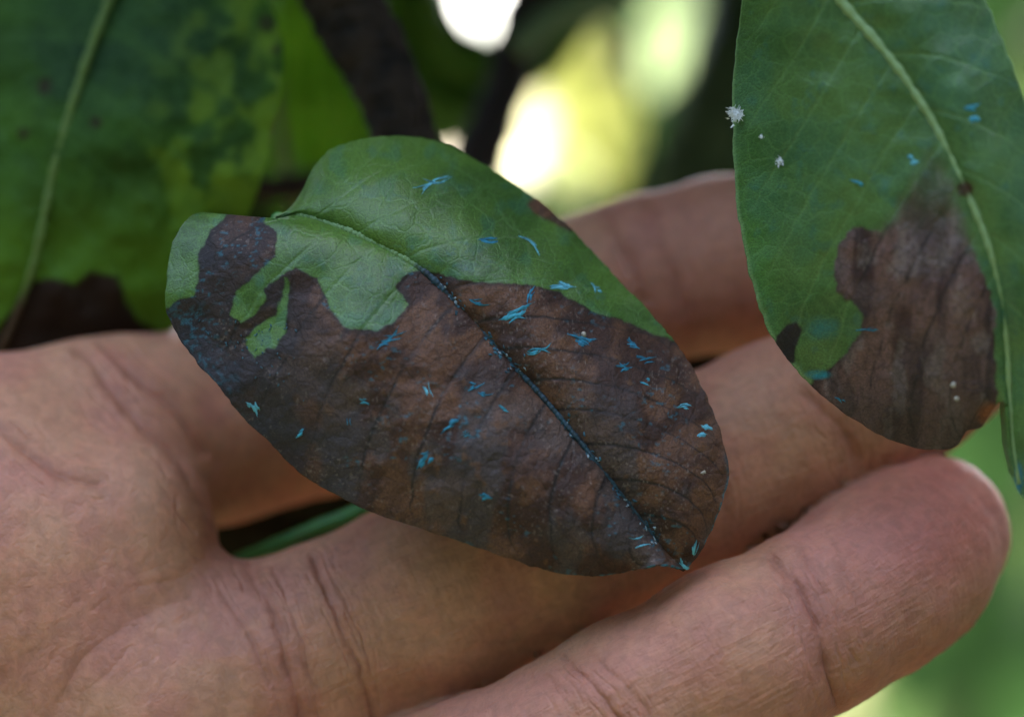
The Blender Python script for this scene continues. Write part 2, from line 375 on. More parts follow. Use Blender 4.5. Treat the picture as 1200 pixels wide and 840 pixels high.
# teal margin near the tip
edge = sstep(.955, 1, np.abs(ML.S))*sstep(.80, .95, ML.T)
col = mix(col, (.03, .20, .24), edge*sstep(.4, .6, n3)*.9)
main = empty('blighted_leaf', P(*BASE))
tag(main, 'largest leaf, mostly dead brown with a green upper edge, lying across the open hand', 'leaf', 'pear leaves close to the camera')
ML.D = ML.D - .13*(n3-.5)*(1-g) - .25*(n2-.5)*(1-g)
ML.build('blade', col, (1-g), M_leaf, main)
def ribc(px, py, t):
    f = sstep(478, 500, px); q = fbm(px/4, py/4, seed=51, oct=3)
    a = mix(np.tile((.16, .27, .09), (len(px), 1)), (.012, .016, .02), f)
    return mix(a, (.02, .07, .09), f*q)
ML.midrib(main, .50, .20, ribc, sink=.02, t1=.93, n=420)
residue_flecks(ML, main, [(608, 366, 34, 8, -8), (622, 340, 22, 5, -60), (557, 354, 20, 4, -20), (633, 411, 28, 6, 12), (686, 401, 26, 9, 5), (660, 337, 24, 8, -3), (740, 401, 18, 7, 5), (755, 421, 22, 5, 0), (731, 431, 16, 6, -8), (758, 448, 14, 6, 8), (804, 471, 16, 8, 20), (822, 507, 15, 10, 10), (700, 340, 14, 6, 20),
 (455, 398, 26, 5, -14), (500, 455, 20, 5, 60), (528, 496, 24, 9, -28), (557, 452, 16, 5, -15), (566, 461, 16, 5, 5), (497, 539, 18, 9, -45), (352, 510, 16, 10, -40), (410, 496, 14, 4, -70), (298, 478, 16, 7, 70), (748, 631, 20, 6, 5), (545, 507, 10, 4, 0), (628, 288, 38, 7, 4), (571, 281, 24, 9, 12), (504, 214, 30, 5, -35), (425, 470, 10, 5, 0), (590, 478, 9, 4, 30), (799, 661, 15, 10, 50), (815, 646, 16, 5, -60), (570, 580, 12, 6, 0), (604, 371, 14, 4, -30)], seed=3)
rg = random.Random(12); cr, cw = [], []
for i in range(210):
    t_ = rg.uniform(.40, .93) if i > 40 else rg.uniform(.3, .5)
    if 0 < vnoise(t_*38, 0., seed=8) < .42: continue
    k_ = int(t_*(ML.nt-1)); mx_, my_ = ML.mid[k_, :2]
    sp_o = rg.gauss(0, 3.2 if rg.random() < .8 else 9)
    (cw if rg.random() < .25 else cr).append((mx_+sp_o*.75, my_-sp_o*.65, rg.uniform(3, 9), rg.uniform(1.8, 4.2), rg.uniform(10, 80)))
for i in range(90):
    a_, b__ = rg.uniform(205, 330), rg.uniform(375, 480)
    if b__ < 360+(a_-200)*.95: cr.append((a_+30*rg.random(), b__, rg.uniform(2, 6), rg.uniform(1.2, 2.5), rg.uniform(30, 130)))
residue_flecks(ML, main, cr, seed=5, lift=.10, join=plain('teal_crust', (.03, .10, .13), rough=.8, var=.6, scale=900))
residue_flecks(ML, main, cw, seed=6, lift=.14, join=plain('pale_crust', (.26, .33, .34), rough=.8, var=.4, scale=900))
# petiole, passing back to the branch behind
V, F = tube(spline([tuple(P(325, 258, 303.8)), tuple(P(348, 264, 308)), tuple(P(400, 255, 318)), tuple(P(450, 210, 328)), tuple(P(478, 175, 336))], 24), .0009, 10)
mesh_obj('petiole', V, F, M_stalk, main)
# a gritty white grain near the tip
def blob(name, px, py, d, r, mat, parent=None, seed=0, k=1.0, seg=10):
    th, ph = np.meshgrid(np.linspace(0, 2*np.pi, seg, endpoint=False), np.linspace(.02, np.pi-.02, 7), indexing='ij')
    c = P(px, py, d); dirs = np.stack([np.sin(ph)*np.cos(th), np.cos(ph), np.sin(ph)*np.sin(th)], -1)
    rr = r*(.7+.6*vnoise(dirs[..., 0]*2+5, dirs[..., 1]*2+5, dirs[..., 2]*2+5, seed=seed))
    V = (c+dirs*rr[..., None]*np.array([1, k, 1])).reshape(-1, 3); F = []
    for i in range(seg):
        for j in range(6): F.append((i*7+j, ((i+1) % seg)*7+j, ((i+1) % seg)*7+j+1, i*7+j+1))
    F.append([i*7 for i in range(seg)]); F.append([i*7+6 for i in range(seg)][::-1])
    return mesh_obj(name, V, F, mat, parent)
M_grain = plain('pale_grain', (.38, .33, .24), rough=.5)
blob('grain', 822, 554, 295.3, .00045, M_grain, main, 3); blob('grain', 684, 392, 297, .0003, M_grain, main, 4)

# ======================================================= RIGHT LEAF
midr = [(915, -130, 286), (945, -60, 286), (985, 0, 286), (1022, 42, 285.5), (1060, 90, 285), (1098, 150, 284.5), (1132, 220, 284), (1158, 285, 284), (1172, 340, 285), (1180, 400, 286.5), (1183, 460, 288), (1187, 520, 289), (1197, 583, 290)]
lr = [(915, -130, 286), (890, -80, 290), (873, -20, 293), (863, 50, 295), (858, 130, 296), (862, 220, 296), (874, 300, 296), (890, 362, 296), (907, 398, 296), (932, 432, 296), (952, 453, 296), (985, 480, 295.5), (1020, 504, 295), (1060, 521, 294.5), (1100, 527, 293.5), (1122, 521, 293), (1132, 505, 292.5), (1152, 498, 292), (1160, 470, 291), (1170, 458, 290), (1172, 490, 290), (1176, 530, 290), (1188, 566, 290), (1197, 583, 290)]
rr_ = [(915, -130, 286), (980, -140, 287), (1060, -110, 287), (1130, -40, 287), (1172, 40, 287), (1205, 130, 287), (1232, 230, 287), (1250, 330, 287.5), (1255, 420, 288), (1245, 500, 288.5), (1222, 560, 289.5), (1197, 583, 290)]
RL = Leaf(midr, lr, rr_, nt=520, ns=150, bulge=2.2, wav=.6, seed=7)
RL.veins([(.10, .20), (.17, .31), (.24, .40), (.31, .48), (.38, .56), (.45, .62), (.52, .68), (.59, .74), (.66, .80)], [(.1, .22), (.2, .34), (.3, .45), (.4, .56), (.5, .66), (.6, .76), (.7, .86)], wl=2.0)
x, y = RL.X, RL.Y
B1 = [(999, 266), (981, 287), (977, 317), (981, 343), (1003, 358), (1011, 369), (1009, 390), (994, 411), (977, 429), (958, 441), (935, 470), (1000, 600), (1150, 600), (1172, 500), (1166, 446), (1166, 390), (1168, 365), (1157, 334), (1142, 296), (1128, 262), (1120, 225), (1104, 186), (1090, 179), (1069, 214), (1051, 250), (1033, 271), (1008, 266)]
B2 = [(911, 392), (922, 381), (934, 377), (941, 386), (934, 404), (930, 426), (900, 430)]
b, bd = masks(x, y, [B1], soft=1.6, wob=8, seed=5); b2, _ = masks(x, y, [B2], soft=1.5, wob=4)
fade = sstep(175, 290, y)                       # young part of the lesion only partly browned
soft_b, _ = masks(x, y, [B1], soft=14, wob=14, wl=20, seed=8)
up = sstep(330, 250, y)*sstep(1010, 1050, x)
b = b*(1-up) + soft_b*up*(.45+.55*fade)
b = np.maximum(b, b2)
n1 = fbm(x/60, y/60, seed=61, oct=4); n2 = fbm(x/14, y/14, seed=62, oct=4); n3 = fbm(x/5, y/5, seed=63, oct=3)
st = fbm(x/22, y/110, seed=64, oct=3)
green = mix((.048, .118, .024), (.092, .185, .042), sstep(.3, .7, n1))
green = mix(green, (.09, .26, .03), sstep(930, 880, x)*sstep(80, 400, y)*.6)
green = mix(green, (.06, .17, .075), sstep(.42, .68, fbm(x/55, y/55, seed=65))*.5)
green = mix(green, (.03, .14, .12), sstep(.64, .76, fbm(x/17, y/17, seed=66))*.3)
green = mix(green, (.02, .20, .20), sstep(30, 4, np.hypot(x-964, (y-385)*1.4)+16*(n2-.4))*.6)
green = mix(green, (.17, .30, .09), RL.vein*.34)
brown = mix((.070, .034, .030), (.165, .088, .072), sstep(.36, .64, st))
brown = mix(brown, (.135, .102, .102), sstep(.42, .62, n1)*.5*sstep(490, 330, y))
brown = mix(brown, (.035, .024, .026), sstep(.54, .70, fbm(x/22, y/60, seed=67, oct=4))*.5)
brown = mix(brown, (.25, .19, .17), sstep(.54, .70, fbm(x/16, y/34, seed=68, oct=4))*.45)
brown = mix(brown, (.045, .038, .032), sstep(400, 520, y + 60*(n1-.5))*.6)
brown = mix(brown, (.02, .018, .018), sstep(10, 0, -bd)*.5*sstep(300, 330, y)*sstep(1060, 1030, x))
brown = mix(brown, (.26, .17, .14), sstep(30, 5, np.hypot((x-1125)*1.3, (y-355)*.8))*.5)  # lit spot painted into the dead patch
brown = mix(brown, (.015, .014, .014), RL.vein*.6*sstep(.35, .5, fbm(x/20, y/20, seed=69)))
brown = mix(brown, (.02, .018, .016), b2*.85)
brown = mix(brown, (.28, .09, .03), sstep(20, 6, np.hypot(x-1160, y-486))*.8)
brown = mix(brown, (.02, .016, .015), sstep(.58, .7, n3)*.3)
col = mix(green, brown, b)
col = mix(col, (.02, .22, .26), sstep(7, 3, np.hypot((x-958)*.35, y-439))*.9)
col = mix(col, (.05, .02, .01), sstep(12, 6, np.hypot(x-1131, y-222)))
col = mix(col, (.02, .17, .25), sstep(7, 3, np.hypot((x-1194)*1., (y-560)*.3)))
col = mix(col, (.22, .36, .14), sstep(.975, .995, np.abs(RL.S))*(1-b)*.8)   # pale margin
rightl = empty('hanging_leaf', P(915, -130, 286))
tag(rightl, 'green leaf at the right with a greyish brown dead lower part', 'leaf', 'pear leaves close to the camera')
RL.D = RL.D - .15*(n3-.5)*b - .5*(st-.5)*b
RL.build('blade', col, b, M_leaf, rightl)
def ribr(px, py, t):
    a = np.tile((.24, .36, .14), (len(px), 1))
    return mix(a, (.06, .03, .015), sstep(12, 5, np.hypot(px-1131, py-222)))
RL.midrib(rightl, .60, .25, ribr, sink=.05, t1=.98)
def petiole(parent, pts, r=.9):
    q = spline(pts, 24); V, F = tube(P(q[:, 0], q[:, 1], q[:, 2]), r*.001, 10); mesh_obj('petiole', V, F, M_stalk, parent)
petiole(rightl, [(916, -128, 286.4), (850, -170, 292), (700, -250, 315), (560, -300, 340), (380, -330, 362)])
residue_flecks(RL, rightl, [(1017, 387, 22, 4, -8), (1068, 192, 10, 12, 30), (1006, 216, 18, 7, 15), (985, 470, 12, 5, 20), (1140, 135, 14, 12, 0)], seed=8)
blob('grain', 1117, 451, 287.4, .00028, M_grain, rightl, 6); blob('grain', 1121, 467, 287.6, .00024, M_grain, rightl, 7)

# white tufts on the right leaf (fine wax threads round a small body)
def tuft(px, py, d, r, n, seed, label):
    rng = random.Random(seed); c = P(px, py, d)
    t = empty('white_tuft', c); tag(t, label, 'fluff', 'white woolly specks on the right leaf')
    blob('body', px, py, d, r*.45, M_fluff, t, seed)
    V, F = [], []
    for i in range(n):
        a = rng.uniform(0, 2*math.pi); e = rng.uniform(-.3, 1.4); ln = r*rng.uniform(.35, .8)*(1.35 if rng.random() < .06 else .8)
        v = np.array([math.cos(a)*math.cos(e)*1.1, -abs(math.sin(e))*.7, math.sin(a)*math.cos(e)])
        q0 = c+v*r*rng.uniform(.0, .55)+np.array([rng.gauss(0, .25), 0, rng.gauss(0, .3)])*r; w_ = np.array([rng.gauss(0, 1), rng.gauss(0, .4), rng.gauss(0, 1)])
        v = np.array([rng.gauss(0, 1), -abs(rng.gauss(0, .6)), rng.gauss(0, 1)]); v /= np.linalg.norm(v); ln *= .6; sd_ = np.cross(v, [0.1, 1, .2]); sd_ = sd_/np.linalg.norm(sd_)*r*rng.uniform(.06, .16); k = len(V)
        for t_ in (0, .33, .66, 1):
            m_ = q0+v*ln*t_+w_*r*.28*t_*t_; V += [m_-sd_*(1-.6*t_), m_+sd_*(1-.6*t_)]
        F += [(k+2*j, k+2*j+1, k+2*j+3, k+2*j+2) for j in range(3)]
    mesh_obj('wax_threads', np.array(V), F, M_fluff, t)
tuft(862, 134, 294.6, .00085, 150, 1, 'largest white woolly tuft, on the left margin of the right leaf')
tuft(914, 189, 292.0, .0005, 70, 2, 'small white woolly speck on the green face of the right leaf')
tuft(892, 160, 292.8, .0003, 30, 3, 'tiniest white fleck just inside the left margin of the right leaf')

# ======================================================= LEFT LEAF
midl = [(190, -170, 335), (160, -90, 332), (130, -5, 329), (102, 70, 327), (78, 145, 326), (62, 205, 326), (50, 262, 326), (36, 320, 327), (10, 390, 330), (-30, 460, 334)]
ll = [(190, -170, 335), (80, -160, 340), (-30, -90, 342), (-110, 10, 340), (-150, 120, 338), (-160, 230, 336), (-140, 330, 335), (-100, 410, 334), (-30, 460, 334)]
lr2 = [(190, -170, 335), (240, -120, 334), (285, -50, 332), (318, 10, 330), (331, 50, 329), (330, 100, 328), (318, 160, 327), (303, 220, 327), (285, 262, 328), (250, 320, 330), (205, 380, 332), (140, 440, 334), (60, 475, 335), (-30, 460, 334)]
LL = Leaf(midl, ll, lr2, nt=260, ns=80, bulge=2.0, wav=1.5, seed=12)
LL.veins([(.2, .3), (.35, .48), (.5, .63), (.65, .78)], [(.12, .2), (.22, .32), (.32, .43), (.42, .54), (.52, .65), (.62, .76), (.72, .86)], wl=2.6)
x, y = LL.X, LL.Y
b, bd = masks(x, y, [[(-20, 420), (0, 381), (14, 362), (38, 329), (62, 324), (86, 333), (105, 317), (138, 324), (148, 352), (160, 372), (230, 420), (100, 520), (-60, 520)]], soft=4, wob=8)
n1 = fbm(x/70, y/70, seed=71, oct=4); n2 = fbm(x/26, y/26, seed=72, oct=5)
green = mix((.024, .072, .005), (.055, .145, .008), sstep(.3, .7, n1))
mot = sstep(.36, .68, n2)*sstep(140, 230, x)*sstep(340, 200, y)
green = mix(green, (.22, .36, .02), mot*.75)
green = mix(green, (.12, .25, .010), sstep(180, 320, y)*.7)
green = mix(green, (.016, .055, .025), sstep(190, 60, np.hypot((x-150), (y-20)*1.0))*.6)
for sx, sy, sr in ((52, 102, 9), (112, 144, 7), (27, 157, 7), (312, 28, 9), (322, 58, 5)):
    green = mix(green, (.035, .018, .01), sstep(sr*1.5, sr*.5, np.hypot(x-sx, y-sy)+5*(n2-.5))*.85)
green = mix(green, (.08, .18, .03), LL.vein*.3)
brown = mix((.020, .012, .008), (.038, .021, .012), n2)
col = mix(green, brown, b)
leftl = empty('shaded_leaf', P(190, -170, 345))
tag(leftl, 'broad dark green leaf at the left with mottled paler green and a brown dying end', 'leaf', 'pear leaves close to the camera')
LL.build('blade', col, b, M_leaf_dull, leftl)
LL.midrib(leftl, .60, .35, lambda px, py, t: mix(np.tile((.12, .20, .035), (len(px), 1)), (.08, .05, .02), sstep(330, 360, py)), sink=-.75)

petiole(leftl, [(190, -168, 335.4), (225, -210, 340), (270, -270, 350), (315, -330, 362)])

# ======================================================= HAND
# one continuous skin: blended bone chains (px, py, mm away, radius mm), polygonised and wrinkled
def chain(rows):
    return [(LOC(a, b_, c), r) for a, b_, c, r in rows]
pinky = chain([(120, 525, 326, 11.5), (250, 494, 337, 11.5), (400, 468, 342, 10.6), (560, 408, 342, 10.2), (690, 356, 339, 10.1), (760, 328, 336.5, 9.5), (850, 310, 337, 10.0), (930, 292, 339, 9.0), (1010, 272, 341, 7.0)])
ring = chain([(200, 830, 313, 12.5), (330, 775, 313, 10.8), (400, 745, 314, 10.3), (500, 706, 315.5, 11.2), (640, 645, 317, 11.2), (790, 575, 319, 10.7), (830, 555, 319.5, 10.5), (920, 512, 320.5, 10.5), (990, 476, 321, 9.9), (1060, 440, 323, 9.2), (1110, 424, 325, 7.8)])
middle = chain([(260, 1060, 311, 13), (420, 1000, 307, 11.2), (560, 937, 304, 10.3), (680, 872, 302, 9.5), (740, 840, 301.5, 9.8), (860, 778, 301.5, 10.0), (955, 726, 304.5, 9.2), (1020, 686, 309, 9.6), (1060, 657, 313, 9.4), (1092, 626, 317, 8.5)])
index = chain([(380, 1300, 315, 13), (560, 1235, 313, 11), (720, 1160, 310, 10), (860, 1090, 308, 9.2), (1000, 1020, 307, 9), (1080, 975, 308, 8.2), (1140, 940, 311, 7)])
thumb = chain([(-420, 1350, 318, 17), (-150, 1500, 305, 14), (60, 1600, 290, 11), (240, 1640, 278, 10), (360, 1650, 270, 8)])
palm = [chain([(120, 525, 326, 11.5), (-20, 562, 319, 12.5), (-300, 680, 320, 16), (-600, 900, 325, 17)]),
        chain([(200, 830, 313, 12.5), (60, 760, 314, 13.0), (-120, 800, 318, 14), (-650, 1010, 325, 17)]),
        chain([(140, 630, 313.5, 10.0), (30, 650, 313, 11.5), (-150, 720, 318, 13)]),
        chain([(260, 1060, 311, 13), (60, 1030, 314, 14), (-300, 1080, 320, 15), (-700, 1120, 326, 17)]),
        chain([(380, 1300, 315, 13), (150, 1260, 316, 14), (-300, 1230, 320, 17), (-720, 1220, 326, 17)]),
        chain([(400, 880, 316, 10), (520, 838, 321, 9), (620, 790, 326, 8)]),
        chain([(-420, 1350, 314, 17), (-650, 1200, 323, 18)]),
        chain([(200, 940, 313, 11), (100, 880, 313.5, 12)]),
        chain([(300, 1190, 314, 11), (100, 1150, 316, 13)]),
        chain([(-600, 900, 327, 17), (-1500, 1380, 345, 27)]), chain([(-700, 1220, 327, 17), (-1600, 1640, 345, 27)]), chain([(-650, 1010, 327, 17), (-1550, 1500, 345, 28)])]
def smin(a, b_, k):
    h = np.clip(.5+.5*(b_-a)/k, 0, 1); return b_*(1-h)+a*h-k*h*(1-h)
def cone(p, a, b_):
    (pa, ra), (pb, rb) = a, b_
    ba = pb-pa; h = np.clip(((p-pa)@ba)/(ba@ba), 0, 1)
    return np.linalg.norm(p-pa-h[..., None]*ba, axis=-1)-(ra+(rb-ra)*h)
def chain_d(p, ch, k):
    d = None
    for a, b_ in zip(ch[:-1], ch[1:]):
        c = cone(p, a, b_); d = c if d is None else smin(d, c, k)
    return d
FING = [pinky, ring, middle, index, thumb]
def hand_sdf(p):
    pl = None
    for c in palm:
        d = chain_d(p, c, 4); pl = d if pl is None else smin(pl, d, 8.0)
    r = None
    for i, f in enumerate(FING):
        d = smin(chain_d(p, f, 2.0), pl, [4.5, 5, 5, 5, 9][i])
        r = d if r is None else smin(r, d, .3)
    return r
def surface_nets(f, lo, h, shape):
    nx, ny, nz = shape
    ax = [lo[i]+h*np.arange(shape[i]) for i in range(3)]
    F = np.empty(shape, np.float32)
    for i in range(0, nx, 16):
        g_ = np.stack(np.meshgrid(ax[0][i:i+16], ax[1], ax[2], indexing='ij'), -1); F[i:i+16] = f(g_)
    for sl_ in ((0, ), (-1, ), (slice(None), 0), (slice(None), -1), (slice(None), slice(None), 0), (slice(None), slice(None), -1)): F[sl_] = 1.0   # closed where the grid ends
    ins = F < 0
    s = sum(ins[a:nx-1+a, b_:ny-1+b_, c:nz-1+c].astype(np.int8) for a in (0, 1) for b_ in (0, 1) for c in (0, 1))
    act = (s > 0) & (s < 8); idx = np.full(act.shape, -1, np.int64); idx[act] = np.arange(act.sum())
    I = np.argwhere(act); acc = np.zeros((len(I), 3)); cnt = np.zeros(len(I))
    cor = [(a, b_, c) for a in (0, 1) for b_ in (0, 1) for c in (0, 1)]
    for u in cor:
        for k in range(3):
            if u[k]: continue
            v = list(u); v[k] = 1
            fu = F[I[:, 0]+u[0], I[:, 1]+u[1], I[:, 2]+u[2]]; fv = F[I[:, 0]+v[0], I[:, 1]+v[1], I[:, 2]+v[2]]
            c = (fu < 0) != (fv < 0); t = np.where(c, fu/np.where(c, fu-fv, 1), 0)
            pt = np.array(u, float)+0*I; pt[:, k] += t; acc[c] += pt[c]; cnt[c] += 1
    V = np.asarray(lo)+h*(I+acc/cnt[:, None]); Q = []
    for k in range(3):
        sl0 = [slice(None)]*3; sl1 = [slice(None)]*3; sl0[k] = slice(0, -1); sl1[k] = slice(1, None)
        a = ins[tuple(sl0)]; c = ins[tuple(sl1)]; E = np.argwhere(a != c); inv = a[tuple(E.T)]
        o1, o2 = (k+1) % 3, (k+2) % 3
        ok = (E[:, o1] > 0) & (E[:, o2] > 0) & (E[:, o1] < shape[o1]-1) & (E[:, o2] < shape[o2]-1); E, inv = E[ok], inv[ok]
        def at(d1, d2):
            q = E.copy(); q[:, o1] -= d1; q[:, o2] -= d2; return idx[q[:, 0], q[:, 1], q[:, 2]]
        q = np.stack([at(1, 1), at(0, 1), at(0, 0), at(1, 0)], 1)
        q[~inv] = q[~inv][:, ::-1]; Q.append(q)
    return V, np.vstack(Q)
def project(p, n=2):
    for _ in range(n):
        d = hand_sdf(p); e = .15
        g_ = np.stack([hand_sdf(p+np.eye(3)[k]*e)-d for k in range(3)], -1)/e
        g_ /= np.linalg.norm(g_, axis=1)[:, None]+1e-9; p = p-g_*d[:, None]
    return p, g_
H0 = 1.6; lo = np.array([-165., 262., -150.]); shape = (144, 80, 118)
hv, hf = surface_nets(hand_sdf, lo, H0, shape)
hv, _ = project(hv, 2)
def split(V, Q):
    """one level of plain quad subdivision"""
    e = np.sort(np.vstack([Q[:, [i, (i+1) % 4]] for i in range(4)]), 1)
    key = e[:, 0]*len(V)+e[:, 1]; uq, inv = np.unique(key, return_inverse=True)
    em = .5*(V[uq//len(V)]+V[uq % len(V)]); fm = V[Q].mean(1); n, m = len(Q), len(uq)
    E = [inv[i*n:(i+1)*n]+len(V) for i in range(4)]; C = len(V)+m+np.arange(n)
    Vn = np.vstack([V, em, fm])
    Qn = np.vstack([np.stack([Q[:, i], E[i], C, E[i-1]], 1) for i in range(4)]); return Vn, Qn
def photo_xy(p): return 600+p[:, 0]/(K*p[:, 1]), 420-p[:, 2]/(K*p[:, 1])
hv, hf = split(hv, hf); hv, _ = project(hv, 1)
hv, hf = split(hv, hf); hv, gr = project(hv, 1)
def densify(V, Q, sel):
    return None
for lv in range(2):                 # finer skin where the lens looks
    hx, hy = photo_xy(hv); fc = -(gr*hv/np.linalg.norm(hv, axis=1)[:, None]).sum(1)
    ok = (hx > -60) & (hx < 1260) & (hy > 150) & (hy < 900) & (fc > -.15)
    sel = ok[hf].all(1); used = np.unique(hf[sel]); mp_ = np.full(len(hv), -1); mp_[used] = np.arange(len(used))
    sv, sf = split(np.hstack([hv, gr])[used], mp_[hf[sel]]); nb = len(used)
    newv, newg = sv[nb:, :3], sv[nb:, 3:]; newg = newg/np.linalg.norm(newg, axis=1)[:, None]
    newv = newv-newg*hand_sdf(newv)[:, None]
    remap = np.r_[used, len(hv)+np.arange(len(newv))]
    hv = np.vstack([hv, newv]); gr = np.vstack([gr, newg]); hf = np.vstack([hf[~sel], remap[sf]])
hx, hy = photo_xy(hv)
facing = sstep(.1, .5, -(gr*hv/np.linalg.norm(hv, axis=1)[:, None]).sum(1))
CREASES = [  # (points, depth mm, half width px)
 ([(366, 655), (376, 676), (394, 716), (410, 752), (420, 784), (430, 812), (440, 850)], .55, 6),
 ([(384, 664), (404, 700), (424, 745), (436, 790)], .25, 4),
 ([(288, 662), (304, 690), (320, 720), (332, 760), (346, 815), (352, 850)], .55, 8),
 ([(322, 664), (336, 700), (352, 745), (364, 800), (372, 840)], .30, 5),
 ([(250, 680), (290, 740), (318, 800)], .25, 6),
 ([(906, 652), (928, 680), (945, 705), (958, 745), (968, 785), (984, 828)], .60, 7),
 ([(940, 650), (968, 690), (985, 730), (1003, 775)], .28, 7),
 ([(988, 670), (1003, 700), (1013, 740)], .25, 9),
 ([(660, 766), (682, 790), (702, 815), (728, 845)], .50, 6),
 ([(690, 760), (716, 790), (745, 820), (765, 850)], .30, 6),
 ([(640, 790), (662, 820), (680, 850)], .30, 6),
 ([(700, 240), (722, 275), (742, 315), (756, 350)], .5, 10),
 ([(755, 235), (774, 280), (792, 322), (800, 360)], .5, 10),
 ([(60, 385), (90, 405), (118, 437), (160, 492), (205, 532), (235, 580), (252, 620)], .9, 10),
 ([(100, 380), (150, 430), (205, 480), (238, 530)], .7, 9),
 ([(-30, 480), (6, 508), (68, 554), (115, 566)], .6, 8),
 ([(60, 850), (90, 780), (150, 730), (220, 700)], .35, 14),
 ([(944, 462), (968, 484), (988, 505), (1004, 535)], .6, 10),
 ([(1000, 440), (1020, 470), (1035, 505)], .3, 10),
 ([(790, 470), (815, 505), (838, 550), (850, 600)], .4, 9)]
groove = np.zeros(len(hv)); red = np.zeros(len(hv))
wj = (fbm(hx/26, hy/26, seed=90, oct=3)-.5)*9
for pts, dep, wd in CREASES:
    q = spline(pts, 14); bb = (hx > q[:, 0].min()-70) & (hx < q[:, 0].max()+70) & (hy > q[:, 1].min()-70) & (hy < q[:, 1].max()+70)
    X_, Y_ = hx[bb], hy[bb]; d = dist_poly(X_+wj[bb], Y_-wj[bb]*.4, q, closed=False); sd_ = int(pts[0][0])
    md_ = .45+.9*vnoise(X_/30, Y_/30, seed=sd_+200); w2 = wd*.72*(.55+.6*vnoise(X_/17, Y_/17, seed=44))
    G = np.maximum(groove[bb], .62*dep*md_*np.exp(-(d/w2)**1.4)); red[bb] = np.maximum(red[bb], np.exp(-(d/(wd*1.3))**1.4)*min(1, dep*1.6)*md_)
    for k_ in (1, 2):      # finer companion lines either side
        dd = np.abs(d-wd*(1.5*k_+1.3*vnoise(X_/40, Y_/40, seed=int(pts[0][1])+k_)))
        G = np.maximum(G, dep*.22/k_*np.exp(-(dd/(wd*.28))**2)*sstep(.35, .6, vnoise(X_/22, Y_/22, seed=sd_+7*k_)))
    groove[bb] = G
# which finger and how far along it: the wrinkle direction
best = np.full(len(hv), 1e9); sc = np.zeros(len(hv)); th = np.zeros(len(hv))
for f in FING[:4]:
    acc = 0
    for (pa, ra), (pb, rb) in zip(f[:-1], f[1:]):
        ba = pb-pa; Lb = np.linalg.norm(ba); h = np.clip(((hv-pa)@ba)/(Lb*Lb), 0, 1)
        rel = hv-pa-h[:, None]*ba; d = np.linalg.norm(rel, axis=1)
        tdir = ba/Lb; side = np.cross(tdir, [0, 1, 0]); side /= np.linalg.norm(side); dn = np.cross(side, tdir)
        m = d < best; best[m] = d[m]; sc[m] = (acc+h*Lb)[m]; th[m] = (np.arctan2(rel@side, -(rel@dn))*10)[m]; acc += Lb
    
lump = (fbm(hv[:, 0]/9, hv[:, 1]/9, hv[:, 2]/9, seed=91, oct=3)-.5)*.8+(fbm(hv[:, 0]/2.2, hv[:, 1]/2.2, hv[:, 2]/2.2, seed=93, oct=3)-.5)*.16
dpalm = None
for c in palm:
    d = chain_d(hv, c, 4); dpalm = d if dpalm is None else np.minimum(dpalm, d)
fw = sstep(1.5, 6, dpalm)
def lines(u, v, seed, k=6):
    n_ = fbm(u, v, seed=seed, oct=3); return (1-np.abs(2*n_-1))**k
along = lines(sc/5.0+th*.12, th/.75, 92, 7)*.5+lines(sc/3.0+th*.3, th/.5, 98, 5)*.3
cross = lines(sc/.8, th/3.5, 94, 6)
nearc = np.clip(red*1.3, 0, 1)
fine = -(along*.065*(1-.6*nearc)+cross*(.02+.11*nearc))*fw
px_, py_, pz_ = hv.T
net = lines(px_/1.3+pz_/2.6, pz_/1.6-px_/3, 97, 6)*.6+lines(px_/3-pz_/2.2, pz_/3+px_/4, 99, 9)*.7
fine = fine - net*.035
hv2 = hv + gr*((lump+fine-groove*facing)[:, None])
n1 = fbm(hv[:, 0]/22, hv[:, 1]/22, hv[:, 2]/22, seed=95, oct=3); n2 = fbm(hv[:, 0]/6, hv[:, 1]/6, hv[:, 2]/6, seed=96, oct=4)
sk = mix((.51, .228, .128), (.57, .262, .150), sstep(.35, .65, n1))
sk = mix(sk, (.45, .165, .125), sstep(.46, .72, n2)*.4)
sk = mix(sk, (.52, .30, .165), sstep(.52, .34, n2)*.25)
tipm = sstep(140, 30, np.hypot(hx-1110, hy-600)); sk = mix(sk, (.46, .14, .105), tipm*.75)
tip2 = sstep(160, 40, np.hypot(hx-1010, hy-660)); sk = mix(sk, (.45, .175, .135), tip2*.5)
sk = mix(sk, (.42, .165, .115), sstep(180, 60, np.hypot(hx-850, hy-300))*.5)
sk = mix(sk, (.28, .085, .05), np.clip(red, 0, 1)*.5*facing)

